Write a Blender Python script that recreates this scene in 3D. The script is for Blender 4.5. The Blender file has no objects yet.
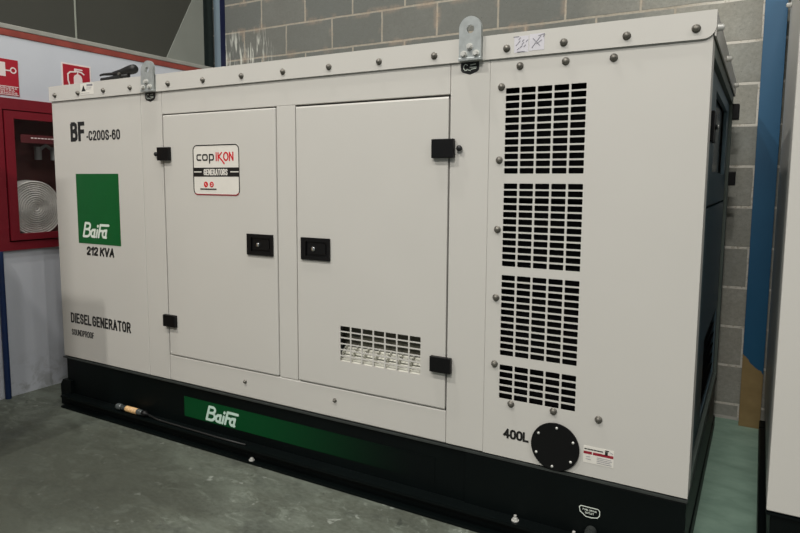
import bpy, bmesh, math, random
from mathutils import Vector, Matrix
random.seed(7)
S = bpy.context.scene
COL = S.collection
FL = -0.248            # floor height; the generator body's lower edge is z = 0
L, D, H = 2.825, 1.28, 1.30

# ------------------------------------------------------------------ materials
def lin(c):
    return tuple((v/255/12.92 if v/255 <= .04045 else ((v/255+.055)/1.055)**2.4) for v in c)
def nodes(name):
    m = bpy.data.materials.new(name); m.use_nodes = True
    nt = m.node_tree; b = nt.nodes['Principled BSDF']
    return m, nt, b
def N(nt, t, **kw):
    n = nt.nodes.new(t)
    for k, v in kw.items():
        if k in n.inputs: n.inputs[k].default_value = v
        else: setattr(n, k, v)
    return n
def mix(nt, fac, a, b, blend='MIX'):
    n = nt.nodes.new('ShaderNodeMix'); n.data_type = 'RGBA'; n.blend_type = blend
    for sock, v in ((n.inputs['Factor'], fac), (n.inputs['A'] if False else n.inputs[6], a), (n.inputs[7], b)):
        if hasattr(v, 'links'): nt.links.new(v, sock)
        elif isinstance(v, (int, float)): sock.default_value = v
        else: sock.default_value = (*v[:3], 1)
    return n.outputs[2]
def math_(nt, op, a, b=None, c=None, clamp=False):
    n = nt.nodes.new('ShaderNodeMath'); n.operation = op; n.use_clamp = clamp
    for i, v in enumerate((a, b, c)):
        if v is None: continue
        if hasattr(v, 'links'): nt.links.new(v, n.inputs[i])
        else: n.inputs[i].default_value = v
    return n.outputs[0]
def maprange(nt, v, a, b, c=0., d=1., smooth=False):
    n = nt.nodes.new('ShaderNodeMapRange'); n.clamp = True
    if smooth: n.interpolation_type = 'SMOOTHSTEP'
    nt.links.new(v, n.inputs[0])
    for i, x in enumerate((a, b, c, d)): n.inputs[i+1].default_value = x
    return n.outputs[0]
def coords(nt):
    g = nt.nodes.new('ShaderNodeNewGeometry')
    s = nt.nodes.new('ShaderNodeSeparateXYZ'); nt.links.new(g.outputs['Position'], s.inputs[0])
    return g.outputs['Position'], s.outputs
def noise(nt, vec, scale, detail=4., rough=.55, dist=0.):
    n = N(nt, 'ShaderNodeTexNoise', Scale=scale, Detail=detail, Roughness=rough, Distortion=dist)
    nt.links.new(vec, n.inputs['Vector']); return n.outputs['Fac']
def bump(nt, b, h, strength, dist):
    n = N(nt, 'ShaderNodeBump', Strength=strength, Distance=dist)
    nt.links.new(h, n.inputs['Height']); nt.links.new(n.outputs[0], b.inputs['Normal'])

def plain(name, rgb, rough=.5, metal=0., var=.06, scale=30., spec=.5, bmp=0.):
    m, nt, b = nodes(name)
    tc = nt.nodes.new('ShaderNodeTexCoord').outputs['Object']
    c = lin(rgb); f = noise(nt, tc, scale)
    col = mix(nt, maprange(nt, f, .3, .7), tuple(v*(1-var) for v in c), tuple(min(1, v*(1+var)) for v in c))
    nt.links.new(col, b.inputs['Base Color'])
    b.inputs['Roughness'].default_value = rough; b.inputs['Metallic'].default_value = metal
    b.inputs['Specular IOR Level'].default_value = spec
    if bmp: bump(nt, b, noise(nt, tc, scale*8), bmp, .001)
    return m

M = {}
M['white'] = plain('powder_coat_cream', (191, 189, 183), .38, var=.015, scale=3., spec=.4)
M['black'] = plain('black_paint', (5, 10, 10), .45, var=.2, scale=4., spec=.15)
M['blackplastic'] = plain('black_plastic', (9, 9, 10), .45, var=.1, spec=.25)
M['dark'] = plain('dark_interior', (7, 7, 8), .9, spec=.1)
M['ink'] = plain('black_ink', (14, 14, 13), .5)
M['whiteink'] = plain('white_ink', (214, 222, 212), .5)
M['skidink'] = plain('pale_ink', (190, 215, 202), .5)
M['red'] = plain('red_ink', (196, 22, 34), .5)
M['maroon'] = plain('maroon_ink', (136, 22, 40), .5)
M['green'] = plain('green_vinyl', (8, 84, 37), .42, var=.04, spec=.35)
M['sticker'] = plain('sticker_paper', (214, 211, 203), .45, var=.02)
M['lilac'] = plain('pale_lilac_sticker', (196, 194, 200), .45, var=.03)
M['greyink'] = plain('grey_ink', (132, 131, 138), .5)
M['bolt'] = plain('dark_zinc_bolt', (112, 109, 102), .45, .65, var=.3, scale=60.)
M['boltbright'] = plain('bright_zinc_bolt', (205, 205, 200), .4, .4, var=.1)
M['galv'] = plain('galvanised_steel', (168, 173, 172), .45, .55, var=.12, scale=45.)
M['chrome'] = plain('chrome', (210, 210, 210), .2, 1.)
M['hosecab'] = plain('red_cabinet_paint', (116, 17, 32), .5, var=.05)
M['signred'] = plain('red_sign', (166, 24, 44), .45, var=.03)
M['signwhite'] = plain('sign_white', (226, 214, 212), .5, var=.02)
M['cabin'] = plain('cabinet_interior', (96, 58, 54), .7, var=.1)
M['bluepaint'] = plain('blue_pipe_paint', (18, 43, 86), .45, var=.15, scale=12.)
M['navy'] = plain('navy_column_paint', (9, 19, 58), .5, var=.12, scale=8.)
M['slate'] = plain('slate_column_paint', (112, 128, 138), .5, var=.06, scale=8.)
M['recess'] = plain('dark_recess', (44, 56, 54), .7, var=.1)
M['ledge'] = plain('grey_ledge', (150, 150, 143), .8, var=.12, scale=14.)
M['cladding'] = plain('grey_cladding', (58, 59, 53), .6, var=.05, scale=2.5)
M['light_patch'] = plain('light_patch_paint', (124, 128, 121), .7, var=.06, scale=4.)  # lit tone of the upper wall, painted paler than the cladding
M['lining'] = plain('olive_grey_lining', (92, 90, 78), .8, var=.2)
M['endtrim'] = plain('shaded_end_trim', (84, 94, 88), .5)  # end frame darkened, its shade put into the colour
M['strip'] = plain('dark_red_strip', (84, 34, 38), .5)
M['flange'] = plain('flange_highlight_grey', (46, 50, 48), .5, var=.2)  # edge highlight on the flange put into a lighter grey
M['plug'] = plain('dark_grey_plug', (44, 48, 46), .5)
M['wood'] = plain('pale_pine', (176, 146, 104), .7, var=.12, scale=6.)
M['seam'] = plain('cladding_seam', (138, 142, 132), .6)
M['brickred'] = plain('red_trim_paint', (136, 60, 50), .75, var=.22, scale=9.)
M['cabinetgrey'] = plain('grey_locker_paint', (128, 132, 134), .5)
M['brass'] = plain('orange_label', (196, 160, 112), .5, var=.35, scale=90.)
M['clear'] = plain('smoky_plastic', (70, 76, 76), .25, var=.25, scale=60., spec=.6)
M['rubber'] = plain('black_rubber', (16, 17, 17), .55)
M['foam'] = plain('pale_baffle', (205, 204, 192), .6, var=.1, scale=40.)
M['end_shade'] = plain('shaded_end_paint', (82, 104, 114), .4, var=.03, spec=.45)  # shade on the end panels put into the colour as blue grey

def mat_hose():
    m, nt, b = nodes('flat_hose')
    tc = nt.nodes.new('ShaderNodeTexCoord').outputs['Object']
    b.inputs['Roughness'].default_value = .8
    f = noise(nt, tc, 40)
    nt.links.new(mix(nt, f, lin((190, 189, 184)), lin((228, 226, 221))), b.inputs['Base Color'])
    return m
M['hose'] = mat_hose()

def mat_glass():
    m, nt, b = nodes('cabinet_glass')
    tr = nt.nodes.new('ShaderNodeBsdfTransparent'); gl = nt.nodes.new('ShaderNodeBsdfGlossy')
    tr.inputs[0].default_value = (.96, .96, .96, 1); gl.inputs['Roughness'].default_value = .05
    lw = nt.nodes.new('ShaderNodeLayerWeight'); lw.inputs[0].default_value = .5
    fr = math_(nt, 'MULTIPLY_ADD', math_(nt, 'POWER', lw.outputs['Facing'], 4.), .6, .035)
    mx = nt.nodes.new('ShaderNodeMixShader')
    nt.links.new(fr, mx.inputs[0]); nt.links.new(tr.outputs[0], mx.inputs[1]); nt.links.new(gl.outputs[0], mx.inputs[2])
    nt.links.new(mx.outputs[0], nt.nodes['Material Output'].inputs['Surface'])
    return m
M['glass'] = mat_glass()

def mat_floor():
    m, nt, b = nodes('worn_concrete')
    P, xyz = coords(nt)
    mp = nt.nodes.new('ShaderNodeMapping'); nt.links.new(P, mp.inputs[0])
    mp.inputs['Scale'].default_value = (1., 1.7, 1.); mp.inputs['Rotation'].default_value = (0, 0, .5)
    V = mp.outputs[0]
    big = noise(nt, V, 1.6, 5, .6, .6); mid = noise(nt, V, 6., 6, .65, .4); fine = noise(nt, V, 45., 4, .6)
    c = mix(nt, maprange(nt, big, .32, .68, smooth=True), lin((68, 72, 64)), lin((101, 108, 98)))
    c = mix(nt, maprange(nt, mid, .42, .60, 0, .75, True), c, lin((72, 76, 66)))
    c = mix(nt, maprange(nt, noise(nt, V, 9., 6, .7, .8), .54, .66, 0, .55, True), c, lin((118, 126, 116)))
    blot = noise(nt, V, 3.2, 3, .5, 1.2)
    c = mix(nt, maprange(nt, blot, .56, .68, 0, .6, True), c, lin((56, 60, 54)))
    c = mix(nt, maprange(nt, fine, .35, .75, 0, .25), c, lin((124, 130, 121)))
    sp = noise(nt, P, 26., 2, .5)
    c = mix(nt, maprange(nt, sp, .68, .76, 0, .6), c, lin((150, 156, 148)))
    sp2 = noise(nt, P, 19., 2, .5, .3)
    c = mix(nt, maprange(nt, sp2, .71, .76, 0, .6), c, lin((48, 52, 47)))
    # dirt in front of the left end, with the shade there painted in
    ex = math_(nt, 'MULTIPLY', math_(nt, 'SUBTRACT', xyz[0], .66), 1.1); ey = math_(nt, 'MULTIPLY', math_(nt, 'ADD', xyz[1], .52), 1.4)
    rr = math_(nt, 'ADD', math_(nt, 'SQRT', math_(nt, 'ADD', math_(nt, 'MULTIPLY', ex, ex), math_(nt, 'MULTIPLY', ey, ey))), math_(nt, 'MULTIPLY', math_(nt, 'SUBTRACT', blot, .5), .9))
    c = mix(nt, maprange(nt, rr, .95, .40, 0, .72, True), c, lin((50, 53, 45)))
    # cleaner, greener strip between the two machines, with the light there painted in
    reg = math_(nt, 'MULTIPLY', maprange(nt, math_(nt, 'ADD', xyz[0], math_(nt, 'MULTIPLY', mid, .06)), 2.78, 2.84), maprange(nt, math_(nt, 'ADD', xyz[1], math_(nt, 'MULTIPLY', big, .2)), .02, .2))
    c = mix(nt, math_(nt, 'MULTIPLY', reg, .85), c, mix(nt, maprange(nt, noise(nt, V, 7., 5, .6, .3), .2, .8), lin((118, 148, 132)), lin((160, 190, 172))))
    nt.links.new(c, b.inputs['Base Color'])
    nt.links.new(maprange(nt, mid, .3, .7, .42, .68), b.inputs['Roughness'])
    b.inputs['Specular IOR Level'].default_value = .4
    bump(nt, b, fine, .15, .002)
    return m
M['floor'] = mat_floor()

def mat_block():
    m, nt, b = nodes('concrete_blockwork')
    P, xyz = coords(nt)
    wob = noise(nt, P, 7., 3, .6)
    w = math_(nt, 'MULTIPLY', math_(nt, 'SUBTRACT', wob, .5), .012)
    cx = math_(nt, 'ADD', math_(nt, 'SUBTRACT', xyz[0], .203), w)
    cy = math_(nt, 'ADD', math_(nt, 'SUBTRACT', xyz[2], .0095), math_(nt, 'MULTIPLY', w, .6))
    cb = nt.nodes.new('ShaderNodeCombineXYZ')
    nt.links.new(math_(nt, 'ADD', cx, .3655*40), cb.inputs[0]); nt.links.new(math_(nt, 'ADD', cy, .1865*40), cb.inputs[1])
    def brick(ms, smooth, a, bb, mo):
        t = nt.nodes.new('ShaderNodeTexBrick'); nt.links.new(cb.outputs[0], t.inputs['Vector'])
        t.offset = .575; t.offset_frequency = 2; t.squash = 1.; t.squash_frequency = 2
        t.inputs['Scale'].default_value = 1.; t.inputs['Brick Width'].default_value = .3655; t.inputs['Row Height'].default_value = .1865
        t.inputs['Mortar Size'].default_value = ms; t.inputs['Mortar Smooth'].default_value = smooth; t.inputs['Bias'].default_value = 0.
        t.inputs['Color1'].default_value = (*lin(a), 1); t.inputs['Color2'].default_value = (*lin(bb), 1); t.inputs['Mortar'].default_value = (*lin(mo), 1)
        return t
    t = brick(.0066, .25, (140, 143, 138), (162, 161, 152), (176, 168, 153))
    halo = brick(.035, 1., (0, 0, 0), (0, 0, 0), (255, 255, 255))
    n1 = noise(nt, P, 5., 5, .65); n2 = noise(nt, P, 70., 4, .7); n3 = noise(nt, P, 150., 2, .6)
    c = mix(nt, maprange(nt, n1, .3, .7, 0, .5), t.outputs['Color'], lin((132, 129, 117)))
    left_dimming = math_(nt, 'MULTIPLY', maprange(nt, math_(nt, 'ADD', xyz[0], math_(nt, 'MULTIPLY', n1, .8)), 3.0, 2.5, 0, .72), math_(nt, 'SUBTRACT', 1., math_(nt, 'MULTIPLY', t.outputs['Fac'], .75)))
    c = mix(nt, left_dimming, c, lin((80, 84, 82)))  # blocks left of the gap darkened; light balance painted into the colour
    # pinkish mortar smear round the joints, more of it high up on the left half
    sm = math_(nt, 'MULTIPLY', halo.outputs['Fac'], maprange(nt, noise(nt, P, 9., 4, .6), .50, .66))
    sm = math_(nt, 'MULTIPLY', sm, maprange(nt, xyz[0], 2.5, 2.2, .1, .6))
    c = mix(nt, sm, c, lin((158, 140, 122)))
    c = mix(nt, maprange(nt, n2, .35, .7, 0, .35), c, lin((92, 92, 88)))
    c = mix(nt, maprange(nt, n3, .66, .72, 0, .7), c, lin((58, 58, 55)))
    # whitewash runs at the left corner
    st = nt.nodes.new('ShaderNodeMapping'); nt.links.new(P, st.inputs[0]); st.inputs['Scale'].default_value = (1., 1., .12)
    runs = maprange(nt, noise(nt, st.outputs[0], 52., 3, .6), .52, .62)
    reg = math_(nt, 'MULTIPLY', maprange(nt, xyz[0], .12, -.05), maprange(nt, math_(nt, 'ADD', xyz[2], math_(nt, 'MULTIPLY', n1, .1)), 1.95, 1.86))
    c = mix(nt, math_(nt, 'MULTIPLY', math_(nt, 'MULTIPLY', runs, reg), .8), c, lin((200, 202, 192)))
    # clean white bed joints on the stretch beside the blue column
    c = mix(nt, math_(nt, 'MULTIPLY', t.outputs['Fac'], math_(nt, 'MULTIPLY', maprange(nt, xyz[0], 2.55, 2.75, 0, .55), maprange(nt, n2, .35, .5))), c, lin((226, 224, 216)))
    nt.links.new(c, b.inputs['Base Color'])
    b.inputs['Roughness'].default_value = .9; b.inputs['Specular IOR Level'].default_value = .2
    h = math_(nt, 'ADD', math_(nt, 'MULTIPLY', t.outputs['Fac'], -.8), math_(nt, 'MULTIPLY', n2, .35))
    bump(nt, b, h, .6, .006)
    return m
M['block'] = mat_block()

def mat_whitewall():
    m, nt, b = nodes('white_wall_paint')
    P, xyz = coords(nt)
    n1 = noise(nt, P, 3., 4, .6); n2 = noise(nt, P, 14., 4, .65, .5)
    c = mix(nt, n1, lin((188, 193, 201)), lin((203, 207, 214)))
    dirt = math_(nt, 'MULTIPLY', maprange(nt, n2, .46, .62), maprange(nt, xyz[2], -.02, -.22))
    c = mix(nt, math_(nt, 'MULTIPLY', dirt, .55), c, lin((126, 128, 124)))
    nt.links.new(c, b.inputs['Base Color']); b.inputs['Roughness'].default_value = .7
    bump(nt, b, n2, .1, .003)
    return m
M['whitewall'] = mat_whitewall()

def mat_column():
    m, nt, b = nodes('blue_column_paint_over_ochre')
    P, xyz = coords(nt)
    n = noise(nt, P, 16., 3, .6); w = noise(nt, P, 4., 3, .6)
    edge = math_(nt, 'ADD', xyz[2], math_(nt, 'MULTIPLY', math_(nt, 'SUBTRACT', n, .5), .10))
    edge = math_(nt, 'ADD', edge, math_(nt, 'MULTIPLY', math_(nt, 'SUBTRACT', xyz[0], 2.96), .9))
    f = maprange(nt, edge, .046, .050)
    blue = mix(nt, w, lin((12, 70, 104)), lin((20, 82, 116)))
    och = mix(nt, n, lin((116, 96, 60)), lin((150, 128, 86)))
    c = mix(nt, f, och, blue)
    nt.links.new(c, b.inputs['Base Color']); b.inputs['Roughness'].default_value = .5
    return m
M['column'] = mat_column()

def mat_stripe():
    m, nt, b = nodes('green_fade_band')
    P, xyz = coords(nt)
    f = maprange(nt, xyz[0], 1.1, 2.0, 0, 1, True)  # green runs out to black along x
    c = mix(nt, f, lin((6, 64, 31)), lin((5, 10, 10)))
    nt.links.new(c, b.inputs['Base Color']); b.inputs['Roughness'].default_value = .45
    b.inputs['Specular IOR Level'].default_value = .15
    return m
M['stripe'] = mat_stripe()

# ------------------------------------------------------------------ mesh helpers
ORG = Vector((0, 0, 0))
class MB:
    """collects shapes in world coordinates; build() links them as one mesh object"""
    def __init__(s): s.bm = bmesh.new(); s.sm = False
    def merge(s, b2):
        me = bpy.data.meshes.new('tmp'); b2.to_mesh(me); b2.free(); s.bm.from_mesh(me); bpy.data.meshes.remove(me); return s
    def box(s, x0, x1, y0, y1, z0, z1, bev=0., seg=2, mtx=None):
        b = bmesh.new(); bmesh.ops.create_cube(b, size=1)
        for v in b.verts:
            v.co = Vector(((x0+x1)/2+v.co.x*(x1-x0), (y0+y1)/2+v.co.y*(y1-y0), (z0+z1)/2+v.co.z*(z1-z0)))
        if bev: bmesh.ops.bevel(b, geom=list(b.edges), offset=bev, segments=seg, affect='EDGES', profile=.5)
        if mtx: bmesh.ops.transform(b, matrix=mtx, verts=list(b.verts))
        return s.merge(b)
    def prism(s, pts, axis, a0, a1, bev=0.):
        """polygon (list of 2D points in the two other axes, in xyz order) extruded along axis"""
        b = bmesh.new()
        def mk(p, a):
            c = list(p); c.insert(axis, a); return Vector(c)
        lo = [b.verts.new(mk(p, a0)) for p in pts]; hi = [b.verts.new(mk(p, a1)) for p in pts]
        b.faces.new(lo); b.faces.new(hi[::-1])
        n = len(pts)
        for i in range(n): b.faces.new((lo[i], hi[i], hi[(i+1) % n], lo[(i+1) % n]))
        bmesh.ops.recalc_face_normals(b, faces=list(b.faces))
        if bev: bmesh.ops.bevel(b, geom=list(b.edges), offset=bev, segments=2, affect='EDGES')
        return s.merge(b)
    def cyl(s, p0, p1, r, r2=None, n=24, bev=0.):
        p0, p1 = Vector(p0), Vector(p1); d = p1-p0
        b = bmesh.new()
        bmesh.ops.create_cone(b, cap_ends=True, segments=n, radius1=r, radius2=r if r2 is None else r2, depth=d.length)
        if bev:
            ed = [e for e in b.edges if abs(abs(e.verts[0].co.z)-d.length/2) < 1e-6 and abs(e.verts[0].co.z-e.verts[1].co.z) < 1e-6]
            bmesh.ops.bevel(b, geom=ed, offset=bev, segments=2, affect='EDGES')
        q = Vector((0, 0, 1)).rotation_difference(d.normalized())
        bmesh.ops.transform(b, matrix=Matrix.Translation((p0+p1)/2) @ q.to_matrix().to_4x4(), verts=list(b.verts))
        return s.merge(b)
    def lathe(s, prof, origin, direction, n=20):
        """prof: list of (radius, distance along direction)"""
        b = bmesh.new(); rings = []
        for r, t in prof:
            if r < 1e-6: rings.append([b.verts.new((0, 0, t))])
            else: rings.append([b.verts.new((r*math.cos(2*math.pi*i/n), r*math.sin(2*math.pi*i/n), t)) for i in range(n)])
        for a, c in zip(rings, rings[1:]):
            for i in range(n):
                j = (i+1) % n
                if len(a) == 1 and len(c) == 1: continue
                if len(a) == 1: b.faces.new((a[0], c[j], c[i]))
                elif len(c) == 1: b.faces.new((a[i], a[j], c[0]))
                else: b.faces.new((a[i], a[j], c[j], c[i]))
        bmesh.ops.recalc_face_normals(b, faces=list(b.faces))
        q = Vector((0, 0, 1)).rotation_difference(Vector(direction).normalized())
        bmesh.ops.transform(b, matrix=Matrix.Translation(Vector(origin)) @ q.to_matrix().to_4x4(), verts=list(b.verts))
        for f in b.faces: f.smooth = True
        return s.merge(b)
    def tube(s, pts, r, n=10):
        b = bmesh.new(); P = [Vector(p) for p in pts]; rings = []
        up = Vector((0, 0, 1))
        for i, p in enumerate(P):
            t = (P[min(i+1, len(P)-1)]-P[max(i-1, 0)]).normalized()
            a = t.cross(up if abs(t.z) < .9 else Vector((1, 0, 0))).normalized(); c = t.cross(a)
            rr = r[i] if isinstance(r, (list, tuple)) else r
            rings.append([b.verts.new(p+a*rr*math.cos(2*math.pi*k/n)+c*rr*math.sin(2*math.pi*k/n)) for k in range(n)])
        for a, c in zip(rings, rings[1:]):
            for k in range(n): b.faces.new((a[k], a[(k+1) % n], c[(k+1) % n], c[k])).smooth = True
        b.faces.new(rings[0][::-1]); b.faces.new(rings[-1])
        bmesh.ops.recalc_face_normals(b, faces=list(b.faces))
        return s.merge(b)
    def holed(s, u0, u1, v0, v1, holes, place, th):
        """flat panel with rounded-corner rectangular holes; place(u,v,d) gives the point at depth d"""
        us = sorted({u0, u1, *[h[0] for h in holes], *[h[1] for h in holes]})
        vs = sorted({v0, v1, *[h[2] for h in holes], *[h[3] for h in holes]})
        b = bmesh.new()
        def vt(u, v, d): return b.verts.new(place(u, v, d))
        def inside(u, v): return any(h[0] < u < h[1] and h[2] < v < h[3] for h in holes)
        for i in range(len(us)-1):
            for j in range(len(vs)-1):
                if inside((us[i]+us[i+1])/2, (vs[j]+vs[j+1])/2): continue
                for d in (0, th):
                    q = [vt(us[i], vs[j], d), vt(us[i+1], vs[j], d), vt(us[i+1], vs[j+1], d), vt(us[i], vs[j+1], d)]
                    b.faces.new(q if d == 0 else q[::-1])
        for (a, c, e, f) in [(u0, u1, v0, v1)]+[h[:4] for h in holes]:
            pts = [(a, e), (c, e), (c, f), (a, f)]
            for k in range(4):
                p, q = pts[k], pts[(k+1) % 4]
                b.faces.new((vt(*p, 0), vt(*p, th), vt(*q, th), vt(*q, 0)))
        for h in holes:          # small corner fillets inside each hole
            r = h[4] if len(h) > 4 else 0
            if not r: continue
            for (a, e, sa, se) in ((h[0], h[2], 1, 1), (h[1], h[2], -1, 1), (h[1], h[3], -1, -1), (h[0], h[3], 1, -1)):
                for d in (0, th): b.faces.new((vt(a, e, d), vt(a+sa*r, e, d), vt(a+sa*r*.3, e+se*r*.3, d), vt(a, e+se*r, d)))
        bmesh.ops.remove_doubles(b, verts=list(b.verts), dist=1e-6)
        bmesh.ops.recalc_face_normals(b, faces=list(b.faces))
        return s.merge(b)
    def build(s, name, mat, parent=None, smooth=False):
        me = bpy.data.meshes.new(name)
        bmesh.ops.translate(s.bm, verts=list(s.bm.verts), vec=-ORG)
        if smooth:
            for f in s.bm.faces: f.smooth = True
        s.bm.to_mesh(me); s.bm.free(); me.materials.append(M[mat])
        o = bpy.data.objects.new(name, me); COL.objects.link(o)
        if parent: o.parent = parent
        else: o.location = ORG
        return o

def tag(o, label=None, cat=None, group=None, kind=None):
    if label: o['label'] = label
    if cat: o['category'] = cat
    if group: o['group'] = group
    if kind: o['kind'] = kind
    return o
def thing(name, label, cat, loc, group=None):
    global ORG
    o = bpy.data.objects.new(name, None); COL.objects.link(o); o.location = loc; o.empty_display_size = .1
    ORG = Vector(loc); return tag(o, label, cat, group)
def world():
    global ORG; ORG = Vector((0, 0, 0))
def struct(name, mb, mat):
    world(); return tag(mb.build(name, mat), kind='structure')

def front(u, v, d, y=0.): return Vector((u, y+d, v))          # panel facing -y
def stroke_mb(lines, width, place, th=.0006, n=10, square=False):
    """flat ribbons with round ends; place(u,v,d)->point"""
    mb = MB(); layer = 0
    for pts in lines:
        w = width
        if isinstance(pts, tuple): pts, w = pts
        for i, (p, q) in enumerate(zip(pts, pts[1:])):
            p, q = Vector(p), Vector(q); d = (q-p); a0 = math.atan2(d.y, d.x); r = w/2
            poly = [p+Vector((math.cos(a0+math.pi/2+math.pi*k/n), math.sin(a0+math.pi/2+math.pi*k/n)))*r for k in range(n+1)]
            poly += [q+Vector((math.cos(a0-math.pi/2+math.pi*k/n), math.sin(a0-math.pi/2+math.pi*k/n)))*r for k in range(n+1)]
            if square:
                e = d.normalized()*r; nn = Vector((-e.y, e.x)); k1, k2 = (.98 if i == 0 else .35), (.98 if i == len(pts)-2 else .35)
                if len(pts) < 6: k1 = k2 = .98
                poly = [p-e*k1+nn, p-e*k1-nn, q+e*k2-nn, q+e*k2+nn]
            b = bmesh.new(); t = th+layer*.00001; layer = (layer+1) % 9
            lo = [b.verts.new(place(v.x, v.y, 0)) for v in poly]; hi = [b.verts.new(place(v.x, v.y, -t)) for v in poly]
            b.faces.new(lo[::-1]); b.faces.new(hi)
            for k in range(len(poly)): b.faces.new((lo[k], lo[(k+1) % len(poly)], hi[(k+1) % len(poly)], hi[k]))
            bmesh.ops.recalc_face_normals(b, faces=list(b.faces)); mb.merge(b)
    return mb
def _o(x0, x1, y0, y1, a0=0, a1=360, n=14): return arc((x0+x1)/2, (y0+y1)/2, (x1-x0)/2, (y1-y0)/2, a0, a1, n)
_bowl = [(0, 1), (.45, 1), (.8, .97), (.95, .86), (1, .68), (1, .32), (.95, .14), (.8, .03), (.45, 0), (0, 0)]
_round = [(.5, 1), (.22, .97), (.06, .86), (0, .68), (0, .32), (.06, .14), (.22, .03), (.5, 0), (.78, .03), (.94, .14), (1, .32), (1, .68), (.94, .86), (.78, .97), (.5, 1)]
_s = [(.95, .80), (.86, .94), (.66, 1), (.36, 1), (.12, .94), (.03, .80), (.05, .66), (.2, .56), (.78, .44), (.95, .33), (.98, .2), (.86, .06), (.64, 0), (.34, 0), (.12, .06), (.02, .22)]
_2 = [(.03, .78), (.10, .92), (.32, 1), (.66, 1), (.90, .92), (.97, .76), (.90, .58), (.0, .0), (1, 0)]
GL = {'D': (1, [[(0, 0)]+_bowl[:1], _bowl]), 'I': (0, [[(0, 0), (0, 1)]]), 'E': (.85, [[(1, 1), (0, 1), (0, 0), (1, 0)], [(0, .52), (.85, .52)]]),
      'M': (1.2, [[(0, 0), (0, 1), (.5, .3), (1, 1), (1, 0)]]), 'S': (.95, [_s]), 'L': (.85, [[(0, 1), (0, 0), (1, 0)]]), 'G': (1, [[(.97, .78), (.88, .94), (.5, 1), (.22, .97), (.06, .86), (0, .68), (0, .32), (.06, .14), (.22, .03), (.5, 0), (.84, .05), (1, .15), (1, .48), (.6, .48)]]),
      'N': (1, [[(0, 0), (0, 1), (1, 0), (1, 1)]]), 'R': (1, [[(0, 0), (0, 1), (.62, 1), (.90, .92), (.97, .76), (.90, .58), (.62, .5), (0, .5)], [(.5, .5), (1, 0)]]),
      'A': (1.1, [[(0, 0), (.5, 1), (1, 0)], [(.2, .33), (.8, .33)]]), 'T': (1, [[(0, 1), (1, 1)], [(.5, 1), (.5, 0)]]), 'O': (1, [_round]), '0': (.95, [_round]),
      'U': (1, [[(0, 1), (0, .3), (.06, .12), (.25, .02), (.5, 0), (.75, .02), (.94, .12), (1, .3), (1, 1)]]), 'P': (.95, [[(0, 0), (0, 1), (.65, 1), (.92, .92), (1, .74), (.92, .55), (.65, .46), (0, .46)]]),
      'F': (.85, [[(1, 1), (0, 1), (0, 0)], [(0, .5), (.88, .5)]]), 'B': (1, [[(0, 0), (0, 1), (.6, 1), (.88, .92), (.93, .76), (.85, .6), (.6, .53), (0, .53)], [(.6, .53), (.92, .44), (1, .26), (.93, .08), (.65, 0), (0, 0)]]),
      'C': (.95, [[(.97, .76), (.88, .94), (.5, 1), (.22, .97), (.06, .86), (0, .68), (0, .32), (.06, .14), (.22, .03), (.5, 0), (.88, .06), (.97, .24)]]), '2': (.95, [_2]), '-': (.22, [[(0, .36), (1, .36)]]),
      '6': (.95, [[(.92, .86), (.80, .97), (.5, 1), (.2, .95), (.04, .78), (0, .4), (.06, .12), (.3, 0), (.7, 0), (.94, .1), (1, .3), (.94, .5), (.7, .6), (.3, .6), (.03, .42)]]),
      '1': (.45, [[(0, .78), (1, 1), (1, 0)]]), '4': (1, [[(.75, 0), (.75, 1), (0, .3), (1, .3)]]), 'K': (1, [[(0, 0), (0, 1)], [(1, 1), (.05, .42)], [(.36, .62), (1, 0)]]), 'V': (1.1, [[(0, 1), (.5, 0), (1, 1)]])}
def glyphs_mb(txt, rect, w, place, gap=.42, space=.55, shear=0.):
    """bold condensed lettering drawn with strokes of width w, filling rect (outer edges)"""
    u0, u1, v0, v1 = rect; u0 += w/2; u1 -= w/2; v0 += w/2; v1 -= w/2
    x = 0; pos = []
    for ch in txt:
        if ch == ' ': x += space; continue
        pos.append((ch, x)); x += GL[ch][0]+gap
    tot = x-gap; k = (u1-u0-shear*(v1-v0))/tot; lines = []
    for ch, x in pos:
        gw, ls = GL[ch]
        for l in ls: lines.append([(u0+(x+p[0]*gw)*k+shear*p[1]*(v1-v0), v0+p[1]*(v1-v0)) for p in l])
    return stroke_mb(lines, w, place, n=6, square=True)
def rrect(x0, x1, z0, z1, r, n=5):
    P = []
    for cx, cz, a in ((x1-r, z0+r, -90), (x1-r, z1-r, 0), (x0+r, z1-r, 90), (x0+r, z0+r, 180)):
        for k in range(n+1):
            t = math.radians(a+90*k/n); P.append((cx+r*math.cos(t), cz+r*math.sin(t)))
    return P
def arc(cx, cz, rx, rz, a0, a1, n=12):
    return [(cx+rx*math.cos(math.radians(a0+(a1-a0)*k/n)), cz+rz*math.sin(math.radians(a0+(a1-a0)*k/n))) for k in range(n+1)]
def copy_tree(o, skip, parent=None, only=None):
    c = o.copy(); COL.objects.link(c)
    if parent: c.parent = parent
    for ch in list(o.children):
        if skip(ch): continue
        copy_tree(ch, skip, c)
    return c

# ------------------------------------------------------------------ the setting
XW, YW = -.335, 1.48
m = MB(); m.box(-3.2, 7.5, -5.5, YW+.2, FL-.1, FL); struct('floor', m, 'floor')
m = MB(); m.box(-.6, 7.5, YW, YW+.2, FL, 4.6); struct('wall_back', m, 'block')
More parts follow.
